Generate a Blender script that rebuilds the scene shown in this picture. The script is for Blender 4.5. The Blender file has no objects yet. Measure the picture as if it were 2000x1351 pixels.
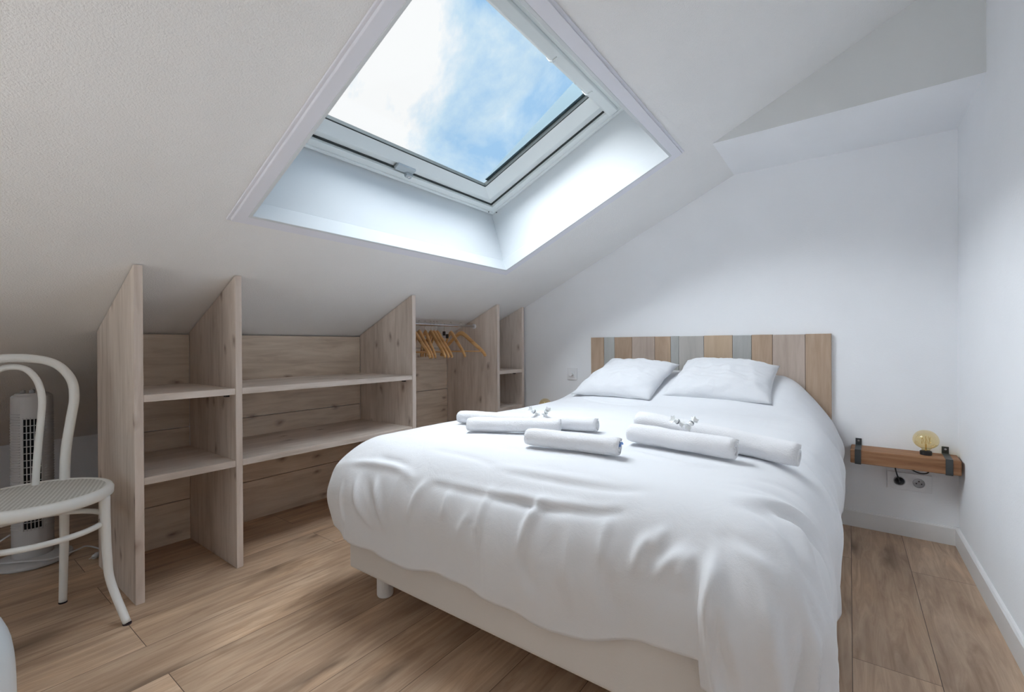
import bpy, math, random
import numpy as np
from mathutils import Vector, Matrix, noise as mnoise

random.seed(7)
SC = bpy.context.scene
COL = SC.collection
PI = math.pi

# ------------------------------------------------------------------ camera
cd = bpy.data.cameras.new('camera'); cam = bpy.data.objects.new('camera', cd); COL.objects.link(cam)
cd.sensor_width = 36.0; cd.sensor_fit = 'HORIZONTAL'
cd.lens = 887.6 / 2000 * 36.0
cd.clip_start = 0.02
TH, PT, RO = math.radians(36.566), math.radians(-.127), math.radians(-.321)
_R = Vector((math.cos(TH), math.sin(TH), 0)); _F = Vector((-math.sin(TH), math.cos(TH), 0)); _U = Vector((0, 0, 1))
_F2 = _F * math.cos(PT) + _U * math.sin(PT); _U2 = _U * math.cos(PT) - _F * math.sin(PT)
_R3 = _R * math.cos(RO) + _U2 * math.sin(RO); _U3 = _U2 * math.cos(RO) - _R * math.sin(RO)
cam.matrix_world = Matrix(((_R3.x, _U3.x, -_F2.x, 0), (_R3.y, _U3.y, -_F2.y, 0), (_R3.z, _U3.z, -_F2.z, .95), (0, 0, 0, 1)))
SC.camera = cam

# ------------------------------------------------------------------ view, sky, sun
SC.view_settings.view_transform = 'Standard'
SC.view_settings.look = 'None'
SC.view_settings.gamma = 1.0
SC.view_settings.use_curve_mapping = False
SC.view_settings.exposure = 0.06
SC.cycles.use_denoising = True
SC.cycles.max_bounces = 14
SC.cycles.diffuse_bounces = 10
SC.cycles.transparent_max_bounces = 12
SC.cycles.sample_clamp_indirect = 6.0

W = bpy.data.worlds.new('sky'); SC.world = W; W.use_nodes = True
wn, wl = W.node_tree.nodes, W.node_tree.links
wn.clear()
def wnode(t, **k):
    n = wn.new(t)
    for a, b in k.items(): setattr(n, a, b)
    return n
_out = wnode('ShaderNodeOutputWorld'); _bg = wnode('ShaderNodeBackground')
_tc = wnode('ShaderNodeTexCoord')
_n1 = wnode('ShaderNodeTexNoise'); _n1.inputs['Scale'].default_value = 3.2; _n1.inputs['Detail'].default_value = 8; _n1.inputs['Roughness'].default_value = .6; _n1.inputs['Distortion'].default_value = .35
_mp = wnode('ShaderNodeMapping'); _mp.inputs['Location'].default_value = (.35, 1.2, .1)
wl.new(_tc.outputs['Generated'], _mp.inputs['Vector']); wl.new(_mp.outputs['Vector'], _n1.inputs['Vector'])
_dot = wnode('ShaderNodeVectorMath', operation='DOT_PRODUCT')          # more cloud towards the low left, clearer high right
wl.new(_tc.outputs['Generated'], _dot.inputs[0]); _dot.inputs[1].default_value = Vector((-.60, -.20, -.75))
_ad = wnode('ShaderNodeMath', operation='MULTIPLY_ADD'); wl.new(_dot.outputs['Value'], _ad.inputs[0]); _ad.inputs[1].default_value = 1.15
_nc = wnode('ShaderNodeMath', operation='MULTIPLY_ADD'); wl.new(_n1.outputs['Fac'], _nc.inputs[0]); _nc.inputs[1].default_value = 1.7; _nc.inputs[2].default_value = -.32
wl.new(_nc.outputs[0], _ad.inputs[2])
_cr = wnode('ShaderNodeValToRGB'); wl.new(_ad.outputs[0], _cr.inputs[0])
_e = _cr.color_ramp.elements
_e[0].position = .14; _e[0].color = (.36, .60, .88, 1)
_e[1].position = .47; _e[1].color = (.98, .99, 1.0, 1)
_x = _cr.color_ramp.elements.new(.29); _x.color = (.60, .78, .93, 1)
wl.new(_cr.outputs['Color'], _bg.inputs['Color']); _bg.inputs['Strength'].default_value = .95
# added glow from below the horizon, fill light for the unseen rear window
_d2 = wnode('ShaderNodeVectorMath', operation='DOT_PRODUCT'); wl.new(_tc.outputs['Generated'], _d2.inputs[0])
_d2.inputs[1].default_value = Vector((0, -.55, -.84)).normalized()
_mr = wnode('ShaderNodeMapRange', interpolation_type='SMOOTHSTEP'); wl.new(_d2.outputs['Value'], _mr.inputs[0])
_mr.inputs[1].default_value = .5; _mr.inputs[2].default_value = .95; _mr.inputs[3].default_value = 0; _mr.inputs[4].default_value = 11.5
_b2 = wnode('ShaderNodeBackground'); _b2.inputs['Color'].default_value = (.95, .98, 1, 1); wl.new(_mr.outputs[0], _b2.inputs['Strength'])
_as = wnode('ShaderNodeAddShader'); wl.new(_bg.outputs[0], _as.inputs[0]); wl.new(_b2.outputs[0], _as.inputs[1])
wl.new(_as.outputs[0], _out.inputs['Surface'])

def sun(name, direction, strength, angle, color):
    l = bpy.data.lights.new(name, 'SUN'); l.energy = strength; l.angle = math.radians(angle); l.color = color
    o = bpy.data.objects.new(name, l); COL.objects.link(o); o.location = (-2, 0, 6)
    o.rotation_euler = Vector(direction).to_track_quat('-Z', 'Y').to_euler()
    return o
# broad overcast light from the bright cloud around the hidden sun
sun('sun', (.34, .23, -1.0), 24.5, 102, (.90, .95, 1.0))

# ------------------------------------------------------------------ materials
class Mat:
    def __init__(s, name, rough=.6, spec=.4):
        s.m = bpy.data.materials.new(name); s.m.use_nodes = True
        s.n, s.l = s.m.node_tree.nodes, s.m.node_tree.links
        s.b = s.n['Principled BSDF']; s.b.inputs['Roughness'].default_value = rough
        s.b.inputs['Specular IOR Level'].default_value = spec
        s.tc = s.n.new('ShaderNodeTexCoord')
    def node(s, t, **k):
        n = s.n.new(t)
        for a, b in k.items(): setattr(n, a, b)
        return n
    def mapping(s, scale=(1, 1, 1), loc=(0, 0, 0), rot=(0, 0, 0), src='Object'):
        n = s.node('ShaderNodeMapping'); n.inputs['Scale'].default_value = scale; n.inputs['Location'].default_value = loc
        n.inputs['Rotation'].default_value = rot
        s.l.new(s.tc.outputs[src], n.inputs['Vector']); return n
    def noise(s, vec, scale, detail=4, rough=.55, dist=0):
        n = s.node('ShaderNodeTexNoise'); n.inputs['Scale'].default_value = scale; n.inputs['Detail'].default_value = detail
        n.inputs['Roughness'].default_value = rough; n.inputs['Distortion'].default_value = dist
        if vec is not None: s.l.new(vec, n.inputs['Vector'])
        return n
    def ramp(s, fac, stops):
        n = s.node('ShaderNodeValToRGB'); e = n.color_ramp.elements
        while len(e) < len(stops): e.new(.5)
        for i, (p, c) in enumerate(stops): e[i].position = p; e[i].color = (*c, 1)
        s.l.new(fac, n.inputs[0]); return n
    def mix(s, fac, a, b, mode='MIX'):
        n = s.node('ShaderNodeMix', data_type='RGBA', blend_type=mode)
        for i, v in ((0, fac), (6, a), (7, b)):
            if isinstance(v, (int, float)): n.inputs[i].default_value = v
            elif isinstance(v, tuple): n.inputs[i].default_value = (*v, 1)
            else: s.l.new(v, n.inputs[i])
        return n.outputs[2]
    def color(s, c):
        if isinstance(c, tuple): s.b.inputs['Base Color'].default_value = (*c, 1)
        else: s.l.new(c, s.b.inputs['Base Color'])
    def bump(s, h, strength=.2, dist=.01, nrm=None):
        n = s.node('ShaderNodeBump'); n.inputs['Strength'].default_value = strength; n.inputs['Distance'].default_value = dist
        s.l.new(h, n.inputs['Height'])
        if nrm is not None: s.l.new(nrm, n.inputs['Normal'])
        s.l.new(n.outputs[0], s.b.inputs['Normal']); return n.outputs[0]

def plain(name, c, rough=.5, spec=.4, var=.04, bump=0, bscale=60, metal=0):
    m = Mat(name, rough, spec)
    n = m.noise(m.mapping().outputs[0], 3.0, 3)
    lo = tuple(max(0, v * (1 - var)) for v in c); hi = tuple(min(1, v * (1 + var)) for v in c)
    m.color(m.ramp(n.outputs['Fac'], [(.3, lo), (.7, hi)]).outputs[0])
    m.b.inputs['Metallic'].default_value = metal
    if bump:
        b = m.noise(m.mapping().outputs[0], bscale, 3); m.bump(b.outputs['Fac'], bump, .004)
    return m.m

M = {}
M['wall'] = plain('wall_paint', (.85, .865, .89), .85, .2, .015, .12, 140)
M['ceiling'] = plain('ceiling_plaster', (.815, .815, .812), .9, .15, .015, .5, 200)
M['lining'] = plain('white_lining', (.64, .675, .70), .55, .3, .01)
M['casing'] = plain('casing_paint', (.75, .76, .82), .5, .3, .01)
M['pvc'] = plain('window_pvc', (.74, .78, .78), .35, .4, .01)
M['gasket'] = plain('dark_gasket', (.04, .05, .05), .6, .3)
M['flash'] = plain('outer_cladding', (.08, .13, .155), .5, .3, .05)
M['base_white'] = plain('baseboard_paint', (.80, .80, .80), .45, .35, .01)
M['white_metal'] = plain('white_painted_metal', (.87, .88, .86), .33, .45, .02)
M['black'] = plain('black_plastic', (.02, .02, .022), .45, .4)
M['black_metal'] = plain('blackened_steel', (.045, .05, .052), .5, .5, .2, .2, 80)
M['chrome'] = plain('chrome', (.62, .63, .64), .2, .5, .05, 0, 60, 1.0)
M['fan'] = plain('fan_plastic', (.52, .52, .53), .45, .35, .02)
M['fan_dark'] = plain('fan_cavity', (.01, .01, .012), .7, .2)
M['fan_knob'] = plain('fan_knob_grey', (.30, .30, .31), .4, .4)
M['plastic_white'] = plain('socket_plastic', (.80, .81, .83), .35, .4, .01)
M['plug_white'] = plain('cable_plastic', (.62, .63, .65), .45, .4, .01)
M['bedbase'] = plain('bed_base_cloth', (.68, .655, .63), .8, .2, .02, .15, 260)
M['mattress'] = plain('mattress_cloth', (.80, .80, .80), .85, .2, .02, .1, 100)
M['tub'] = plain('pale_gloss_shell', (.72, .80, .86), .25, .5, .02)
M['foot_black'] = plain('rubber_black', (.03, .02, .03), .6, .3)
M['wrapper'] = plain('white_wrapper', (.90, .92, .92), .22, .6, .06)
M['candy'] = plain('grey_sweet', (.22, .24, .25), .4, .5)
M['bluestripe'] = plain('blue_towel_label', (.25, .40, .78), .8, .2)

def fabric(name, c, scale=500, strength=.25, broad=.25):
    m = Mat(name, .95, .12)
    m.b.inputs['Sheen Weight'].default_value = .25
    mp = m.mapping()
    n = m.noise(mp.outputs[0], 5, 3)
    m.color(m.ramp(n.outputs['Fac'], [(.3, tuple(v * .985 for v in c)), (.7, c)]).outputs[0])
    w = m.noise(mp.outputs[0], 14, 5, .6, .6)
    b1 = m.bump(w.outputs['Fac'], broad, .02)
    f = m.noise(mp.outputs[0], scale, 2)
    m.bump(f.outputs['Fac'], strength, .002, b1)
    return m.m
M['duvet'] = fabric('white_cotton', (.72, .735, .765), 420, .15, .10)
M['pillow'] = fabric('pillow_cotton', (.70, .715, .745), 420, .15, .22)
M['terry'] = fabric('terry_towel', (.76, .765, .79), 260, .9, .25)

def wood(name, axis, pal, knots=.8, stave=.0, rough=.65, grain=1.0, seed=0.0):
    """axis: grain direction 0,1,2 in object space; pal = dark, mid, light, knot"""
    m = Mat(name, rough, .25)
    sc = [9.0, 9.0, 9.0]; sc[axis] = .9
    mp = m.mapping(tuple(sc), (seed, seed * 1.7, seed * .6))
    g = m.noise(mp.outputs[0], 3.0 * grain, 7, .62, .9)
    g2 = m.noise(m.mapping(tuple(1.6 if i == axis else 5 for i in range(3)), (seed + 3, 2, seed)).outputs[0], 1.0, 2)
    base = m.ramp(g.outputs['Fac'], [(.30, pal[0]), (.5, pal[1]), (.72, pal[2])]).outputs[0]
    tint = m.ramp(g2.outputs['Fac'], [(.35, (.88, .86, .85)), (.65, (1.06, 1.05, 1.05))]).outputs[0]
    c = m.mix(1.0, base, tint, 'MULTIPLY')
    # knots: sparse cells of a voronoi, stretched along the grain
    sp = m.node('ShaderNodeSeparateXYZ'); m.l.new(m.tc.outputs['Object'], sp.inputs[0])
    oi = m.node('ShaderNodeObjectInfo')
    others = [i for i in range(3) if i != axis]
    sm = m.node('ShaderNodeMath', operation='ADD')                 # the axis across the grain (one of the two is constant on a board)
    m.l.new(sp.outputs[others[0]], sm.inputs[0]); m.l.new(sp.outputs[others[1]], sm.inputs[1])
    cm = m.node('ShaderNodeCombineXYZ'); m.l.new(sp.outputs[axis], cm.inputs[0]); m.l.new(sm.outputs[0], cm.inputs[1])
    kmp = m.node('ShaderNodeMapping'); m.l.new(cm.outputs[0], kmp.inputs['Vector']); kmp.inputs['Scale'].default_value = (3.6, 6.5, 1)
    rn = m.node('ShaderNodeMath', operation='MULTIPLY'); m.l.new(oi.outputs['Random'], rn.inputs[0]); rn.inputs[1].default_value = 37.0
    rc = m.node('ShaderNodeCombineXYZ'); m.l.new(rn.outputs[0], rc.inputs[0]); m.l.new(rn.outputs[0], rc.inputs[1]); m.l.new(rc.outputs[0], kmp.inputs['Location'])
    dn = m.noise(kmp.outputs[0], 2.5, 2)
    ka = m.node('ShaderNodeVectorMath', operation='MULTIPLY_ADD'); m.l.new(dn.outputs['Color'], ka.inputs[0]); ka.inputs[1].default_value = (.25,) * 3
    m.l.new(kmp.outputs[0], ka.inputs[2])
    v = m.node('ShaderNodeTexVoronoi', voronoi_dimensions='2D'); v.inputs['Scale'].default_value = 1.15; v.inputs['Randomness'].default_value = 1
    m.l.new(ka.outputs[0], v.inputs['Vector'])
    kr = m.ramp(v.outputs['Distance'], [(.02, (1, 1, 1)), (.07, (.5, .5, .5)), (.15, (0, 0, 0))])
    sep = m.node('ShaderNodeSeparateColor'); m.l.new(v.outputs['Color'], sep.inputs[0])
    sel = m.node('ShaderNodeMath', operation='GREATER_THAN'); m.l.new(sep.outputs[0], sel.inputs[0]); sel.inputs[1].default_value = 1 - knots
    mul = m.node('ShaderNodeMath', operation='MULTIPLY'); m.l.new(sel.outputs[0], mul.inputs[0]); m.l.new(kr.outputs[0], mul.inputs[1])
    mu2 = m.node('ShaderNodeMath', operation='MULTIPLY'); m.l.new(mul.outputs[0], mu2.inputs[0]); mu2.inputs[1].default_value = .75
    c = m.mix(mu2.outputs[0], c, pal[3])
    m.color(c)
    m.bump(g.outputs['Fac'], .12, .003)
    return m.m
PINE = ((.56, .485, .425), (.69, .615, .55), (.78, .71, .65), (.22, .15, .11))
M['pine_z'] = wood('whitewashed_pine_upright', 2, PINE, .42)
M['pine_y'] = wood('whitewashed_pine_shelf', 1, tuple(tuple(min(1, v * 1.05) for v in c) for c in PINE), .45, seed=2.3)
M['pine_back'] = wood('whitewashed_pine_back', 1, ((.57, .47, .375), (.70, .60, .49), (.79, .70, .59), (.20, .13, .10)), .5, seed=5.1)
M['pine_edge'] = wood('pine_front_edge', 2, ((.62, .53, .46), (.72, .63, .56), (.80, .72, .66), (.35, .25, .2)), .15, seed=8)
OAK = ((.38, .275, .195), (.45, .335, .245), (.51, .39, .295), (.2, .13, .09))
M['hb_brown'] = wood('brown_headboard_plank', 2, OAK, .05, seed=1)
M['hb_tan'] = wood('tan_headboard_plank', 2, ((.44, .33, .235), (.50, .385, .275), (.55, .43, .32), (.2, .13, .09)), .05, seed=3)
M['hb_mauve'] = wood('mauve_brown_headboard_plank', 2, ((.42, .345, .29), (.48, .40, .345), (.53, .45, .39), (.2, .13, .09)), .05, seed=4)
M['hb_grey'] = wood('grey_headboard_plank', 2, ((.40, .385, .365), (.45, .435, .41), (.50, .485, .46), (.2, .2, .2)), .05, seed=6)
M['hb_blue'] = wood('blue_grey_headboard_plank', 2, ((.385, .395, .385), (.43, .44, .43), (.48, .49, .48), (.2, .2, .2)), .05, seed=7)
M['beam'] = wood('old_reddish_beam', 0, ((.20, .095, .045), (.32, .165, .085), (.42, .24, .14), (.08, .04, .03)), .3, seed=9, rough=.6)
M['hanger'] = wood('varnished_hanger_wood', 0, ((.52, .29, .11), (.68, .41, .18), (.80, .53, .27), (.3, .15, .05)), .0, seed=11, rough=.35)

def floor_mat():
    m = Mat('oak_laminate', .42, .4)
    mp = m.mapping((1, 1, 1), (0, -.005, 0), (0, 0, PI / 2))      # planks run along Y
    br = m.node('ShaderNodeTexBrick', offset=.37, offset_frequency=2)
    br.inputs['Scale'].default_value = 1; br.inputs['Brick Width'].default_value = 1.25; br.inputs['Row Height'].default_value = .2
    br.inputs['Mortar Size'].default_value = .0011; br.inputs['Mortar Smooth'].default_value = .3; br.inputs['Bias'].default_value = 0
    br.inputs['Color1'].default_value = (0, 0, 0, 1); br.inputs['Color2'].default_value = (1, 1, 1, 1); br.inputs['Mortar'].default_value = (.5, .5, .5, 1)
    m.l.new(mp.outputs[0], br.inputs['Vector'])
    off = m.node('ShaderNodeVectorMath', operation='MULTIPLY_ADD'); m.l.new(br.outputs['Color'], off.inputs[0]); off.inputs[1].default_value = (7, 11, 5)
    m.l.new(mp.outputs[0], off.inputs[2])
    st = m.node('ShaderNodeVectorMath', operation='MULTIPLY'); m.l.new(off.outputs[0], st.inputs[0]); st.inputs[1].default_value = (1.3, 13, 1)
    g = m.noise(st.outputs[0], 2.2, 8, .62, 1.3)
    st2 = m.node('ShaderNodeVectorMath', operation='MULTIPLY'); m.l.new(off.outputs[0], st2.inputs[0]); st2.inputs[1].default_value = (2.2, 6, 1)
    g2 = m.noise(st2.outputs[0], 1.1, 3, .5, .5)
    base = m.ramp(g.outputs['Fac'], [(.25, (.35, .232, .152)), (.48, (.51, .36, .25)), (.60, (.59, .435, .31)), (.78, (.69, .535, .395))]).outputs[0]
    tint = m.ramp(g2.outputs['Fac'], [(.3, (.72, .70, .69)), (.5, (.95, .95, .95)), (.7, (1.14, 1.12, 1.08))]).outputs[0]
    c = m.mix(1.0, base, tint, 'MULTIPLY')
    pl = m.ramp(br.outputs['Color'], [(0, (.92, .90, .88)), (1, (1.08, 1.08, 1.08))]).outputs[0]
    c = m.mix(1.0, c, pl, 'MULTIPLY')
    # knots
    st3 = m.node('ShaderNodeVectorMath', operation='MULTIPLY'); m.l.new(off.outputs[0], st3.inputs[0]); st3.inputs[1].default_value = (2.0, 6.0, 1)
    nz = m.noise(st3.outputs[0], 1.5, 3)
    ka = m.node('ShaderNodeVectorMath', operation='MULTIPLY_ADD'); m.l.new(nz.outputs['Color'], ka.inputs[0]); ka.inputs[1].default_value = (.8,) * 3
    m.l.new(st3.outputs[0], ka.inputs[2])
    v = m.node('ShaderNodeTexVoronoi', voronoi_dimensions='2D'); v.inputs['Scale'].default_value = .8; m.l.new(ka.outputs[0], v.inputs['Vector'])
    kr = m.ramp(v.outputs['Distance'], [(.0, (.75, .75, .75)), (.10, (.35, .35, .35)), (.24, (0, 0, 0))])
    sep = m.node('ShaderNodeSeparateColor'); m.l.new(v.outputs['Color'], sep.inputs[0])
    sel = m.node('ShaderNodeMath', operation='GREATER_THAN'); m.l.new(sep.outputs[0], sel.inputs[0]); sel.inputs[1].default_value = .55
    mul = m.node('ShaderNodeMath', operation='MULTIPLY'); m.l.new(sel.outputs[0], mul.inputs[0]); m.l.new(kr.outputs[0], mul.inputs[1])
    c = m.mix(mul.outputs[0], c, (.10, .062, .042))
    c = m.mix(br.outputs['Fac'], c, (.10, .065, .045))
    m.color(c)
    inv = m.node('ShaderNodeMath', operation='SUBTRACT'); inv.inputs[0].default_value = 1; m.l.new(br.outputs['Fac'], inv.inputs[1])
    b1 = m.bump(inv.outputs[0], .4, .002)
    m.bump(g.outputs['Fac'], .08, .002, b1)
    return m.m
M['floor'] = floor_mat()

def cane_mat():
    m = Mat('woven_cane', .5, .3)
    mp = m.mapping((1, 1, 1), (0, 0, 0), (0, 0, .5))
    w1 = m.node('ShaderNodeTexWave', wave_type='BANDS', bands_direction='X'); w1.inputs['Scale'].default_value = 38; m.l.new(mp.outputs[0], w1.inputs['Vector'])
    w2 = m.node('ShaderNodeTexWave', wave_type='BANDS', bands_direction='Y'); w2.inputs['Scale'].default_value = 26; m.l.new(mp.outputs[0], w2.inputs['Vector'])
    mx = m.node('ShaderNodeMath', operation='MAXIMUM'); m.l.new(w1.outputs['Fac'], mx.inputs[0]); m.l.new(w2.outputs['Fac'], mx.inputs[1])
    m.color(m.ramp(mx.outputs[0], [(.35, (.42, .42, .39)), (.75, (.72, .72, .69))]).outputs[0])
    m.bump(mx.outputs[0], .5, .003)
    return m.m
M['cane'] = cane_mat()

def glass_mat(name, tint, gloss, rough=.02):
    m = bpy.data.materials.new(name); m.use_nodes = True; n, l = m.node_tree.nodes, m.node_tree.links; n.clear()
    o = n.new('ShaderNodeOutputMaterial'); t = n.new('ShaderNodeBsdfTransparent'); t.inputs[0].default_value = (*tint, 1)
    g = n.new('ShaderNodeBsdfGlossy'); g.inputs['Roughness'].default_value = rough
    f = n.new('ShaderNodeFresnel'); f.inputs[0].default_value = 1.45
    mu = n.new('ShaderNodeMath'); mu.operation = 'MULTIPLY_ADD'; mu.inputs[1].default_value = gloss; mu.inputs[2].default_value = .003
    l.new(f.outputs[0], mu.inputs[0]); mx = n.new('ShaderNodeMixShader'); l.new(mu.outputs[0], mx.inputs[0])
    l.new(t.outputs[0], mx.inputs[1]); l.new(g.outputs[0], mx.inputs[2]); l.new(mx.outputs[0], o.inputs[0])
    return m
M['pane'] = glass_mat('clear_glass', (.98, .99, .985), .02)
M['amber'] = glass_mat('amber_glass', (.97, .89, .66), 0, .05)
_n, _l = M['amber'].node_tree.nodes, M['amber'].node_tree.links
_lw = _n.new('ShaderNodeLayerWeight'); _lw.inputs[0].default_value = .25
_gl = [x for x in _n if x.type == 'BSDF_GLOSSY'][0]; _gl.inputs[0].default_value = (1, .95, .82, 1)
_l.new(_lw.outputs['Facing'], [x for x in _n if x.type == 'MIX_SHADER'][0].inputs[0])
M['filament'] = plain('filament', (.55, .36, .12), .4, .4)

# ------------------------------------------------------------------ mesh helpers
class MB:
    def __init__(s): s.v = []; s.f = []; s.m = []
    def add(s, vs, fs, mi=0):
        o = len(s.v); s.v += [tuple(v) for v in vs]; s.f += [tuple(o + i for i in f) for f in fs]; s.m += [mi] * len(fs); return s
    def box(s, x0, x1, y0, y1, z0, z1, M4=None, mi=0):
        vs = [Vector((x, y, z)) for z in (z0, z1) for x, y in ((x0, y0), (x1, y0), (x1, y1), (x0, y1))]
        if M4 is not None: vs = [M4 @ v for v in vs]
        return s.add(vs, [(3, 2, 1, 0), (4, 5, 6, 7), (0, 1, 5, 4), (1, 2, 6, 5), (2, 3, 7, 6), (3, 0, 4, 7)], mi)
    def prism(s, poly, fn0, fn1, mi=0):
        n = len(poly); vs = [fn0(p) for p in poly] + [fn1(p) for p in poly]
        fs = [tuple(range(n))[::-1], tuple(range(n, 2 * n))] + [(i, (i + 1) % n, n + (i + 1) % n, n + i) for i in range(n)]
        return s.add(vs, fs, mi)
    def tube(s, pts, r, seg=12, closed=False, caps=True, mi=0, flat=None):
        P = [Vector(p) for p in pts]; n = len(P)
        rr = r if isinstance(r, (list, tuple)) else [r] * n
        T = []
        for i in range(n):
            a = P[(i - 1) % n] if (closed or i > 0) else P[i]; b = P[(i + 1) % n] if (closed or i < n - 1) else P[i]
            T.append((b - a).normalized())
        up = Vector((0, 0, 1)) if abs(T[0].z) < .9 else Vector((1, 0, 0))
        N = (up - T[0] * up.dot(T[0])).normalized(); vs = []
        for i in range(n):
            if i: N = (N - T[i] * N.dot(T[i])).normalized()
            B = T[i].cross(N)
            for k in range(seg):
                a = 2 * PI * k / seg
                ca, sa = math.cos(a), math.sin(a)
                if flat: ca *= flat[0]; sa *= flat[1]
                vs.append(P[i] + (N * ca + B * sa) * rr[i])
        fs = []
        for i in range(n if closed else n - 1):
            j = (i + 1) % n
            for k in range(seg):
                k2 = (k + 1) % seg; fs.append((i * seg + k, i * seg + k2, j * seg + k2, j * seg + k))
        if caps and not closed: fs += [tuple(range(seg))[::-1], tuple((n - 1) * seg + k for k in range(seg))]
        return s.add(vs, fs, mi)
    def lathe(s, prof, seg=40, M4=None, mi=0):
        vs = []; fs = []; n = len(prof)
        for r, z in prof:
            for k in range(seg):
                a = 2 * PI * k / seg; v = Vector((r * math.cos(a), r * math.sin(a), z)); vs.append(M4 @ v if M4 else v)
        for i in range(n - 1):
            for k in range(seg):
                k2 = (k + 1) % seg; fs.append((i * seg + k, i * seg + k2, (i + 1) * seg + k2, (i + 1) * seg + k))
        if prof[0][0] > 1e-5: fs.append(tuple(range(seg))[::-1])
        if prof[-1][0] > 1e-5: fs.append(tuple((n - 1) * seg + k for k in range(seg)))
        return s.add(vs, fs, mi)
    def build(s, name, mat, parent=None, smooth=False, bevel=0, seg=2, origin=None):
        me = bpy.data.meshes.new(name); vs = s.v
        if origin is not None: vs = [(v[0] - origin[0], v[1] - origin[1], v[2] - origin[2]) for v in vs]
        me.from_pydata(vs, [], s.f)
        for mm in (mat if isinstance(mat, list) else [mat]): me.materials.append(mm)
        if isinstance(mat, list): me.polygons.foreach_set('material_index', s.m)
        if smooth: me.polygons.foreach_set('use_smooth', [True] * len(me.polygons))
        me.update()
        o = bpy.data.objects.new(name, me); COL.objects.link(o)
        if origin is not None: o.location = origin
        if parent is not None: o.parent = parent
        if bevel:
            b = o.modifiers.new('bevel', 'BEVEL'); b.width = bevel; b.segments = seg; b.limit_method = 'ANGLE'; b.angle_limit = math.radians(40)
        return o
def smooth_path(pts, n=8, closed=False):
    P = [Vector(p) for p in pts]; out = []; m = len(P)
    for i in range(m if closed else m - 1):
        g = lambda k: P[k % m] if closed else P[min(max(k, 0), m - 1)]
        a, b, c, d = g(i - 1), g(i), g(i + 1), g(i + 2)
        for k in range(n):
            t = k / n
            out.append(.5 * ((2 * b) + (c - a) * t + (2 * a - 5 * b + 4 * c - d) * t * t + (3 * b - a - 3 * c + d) * t ** 3))
    if not closed: out.append(P[-1])
    return out
def tag(o, label=None, cat=None, group=None, kind=None):
    if label: o['label'] = label
    if cat: o['category'] = cat
    if group: o['group'] = group
    if kind: o['kind'] = kind
    return o
def thing(name, label, cat, loc, rz=0, group=None):
    o = bpy.data.objects.new(name, None); COL.objects.link(o); o.empty_display_size = .05
    o.location = loc; o.rotation_euler = (0, 0, rz); return tag(o, label, cat, group)
def struct(o): o['kind'] = 'structure'; return o
def copy_tree(o, parent=None):
    c = o.copy(); COL.objects.link(c)
    if parent is not None: c.parent = parent
    for ch in list(o.children): copy_tree(ch, c)
    return c
def sstep(a, b, x):
    t = np.clip((np.asarray(x, float) - a) / (b - a), 0, 1); return t * t * (3 - 2 * t)

# ------------------------------------------------------------------ room
XR, YF, XK = .41, -1.7, -4.1                  # right wall, wall behind the camera, knee wall
WA = -.0335                                   # the headboard wall is a little out of square
yw = lambda x: 2.96 + WA * x
WROT = math.atan(WA)
KC = .45; CZ = 2.205
zc = lambda x: KC * x + CZ
CN = math.sqrt(1 + KC * KC)

struct(MB().box(XK - .1, XR + .1, YF - .1, 3.25, -.06, 0).build('floor', M['floor']))
# wall behind the bed, follows the roof slope
poly = [(XK - .1, 0), (XR, 0), (XR, zc(XR) + .05), (XK - .1, zc(XK - .1) + .05)]
struct(MB().prism(poly, lambda p: (p[0], yw(p[0]), p[1]), lambda p: (p[0], yw(p[0]) + .1, p[1])).build('wall_back', M['wall']))
struct(MB().box(XR, XR + .1, YF - .1, 3.1, 0, zc(XR) + .1).build('wall_right', M['wall']))
struct(MB().box(XK - .1, XK, YF, 3.1, 0, zc(XK) + .02).build('wall_left', M['wall']))
# wall behind the camera; its window is added to let in fill light
fw = MB()
wx0, wx1, wz0, wz1 = -2.3, -.5, .35, 1.10
for p in ([(XK - .1, 0), (wx0, 0), (wx0, zc(wx0) + .05), (XK - .1, zc(XK - .1) + .05)],
          [(wx0, 0), (wx1, 0), (wx1, wz0), (wx0, wz0)],
          [(wx0, wz1), (wx1, wz1), (wx1, zc(wx1) + .05), (wx0, zc(wx0) + .05)],
          [(wx1, 0), (XR, 0), (XR, zc(XR) + .05), (wx1, zc(wx1) + .05)]):
    fw.prism(p, lambda q: (q[0], YF - .1, q[1]), lambda q: (q[0], YF, q[1]))
struct(fw.build('wall_front', M['wall']))
w2 = struct(bpy.data.objects.new('fill_window', None)); COL.objects.link(w2); w2.location = ((wx0 + wx1) / 2, YF - .05, wz0)
f2 = MB()
cx2 = (wx0 + wx1) / 2
for a in ((wx0, wx0 + .06, wz0, wz1), (wx1 - .06, wx1, wz0, wz1), (wx0, wx1, wz0, wz0 + .06), (wx0, wx1, wz1 - .06, wz1), (cx2 - .03, cx2 + .03, wz0, wz1)):
    f2.box(a[0] - cx2, a[1] - cx2, -.02, .03, a[2] - wz0, a[3] - wz0)
f2.build('fill_window_frame', M['pvc'], w2, bevel=.004)
MB().box(wx0 - cx2, wx1 - cx2, 0, .006, 0, wz1 - wz0).build('fill_window_pane', M['pane'], w2)

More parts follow.
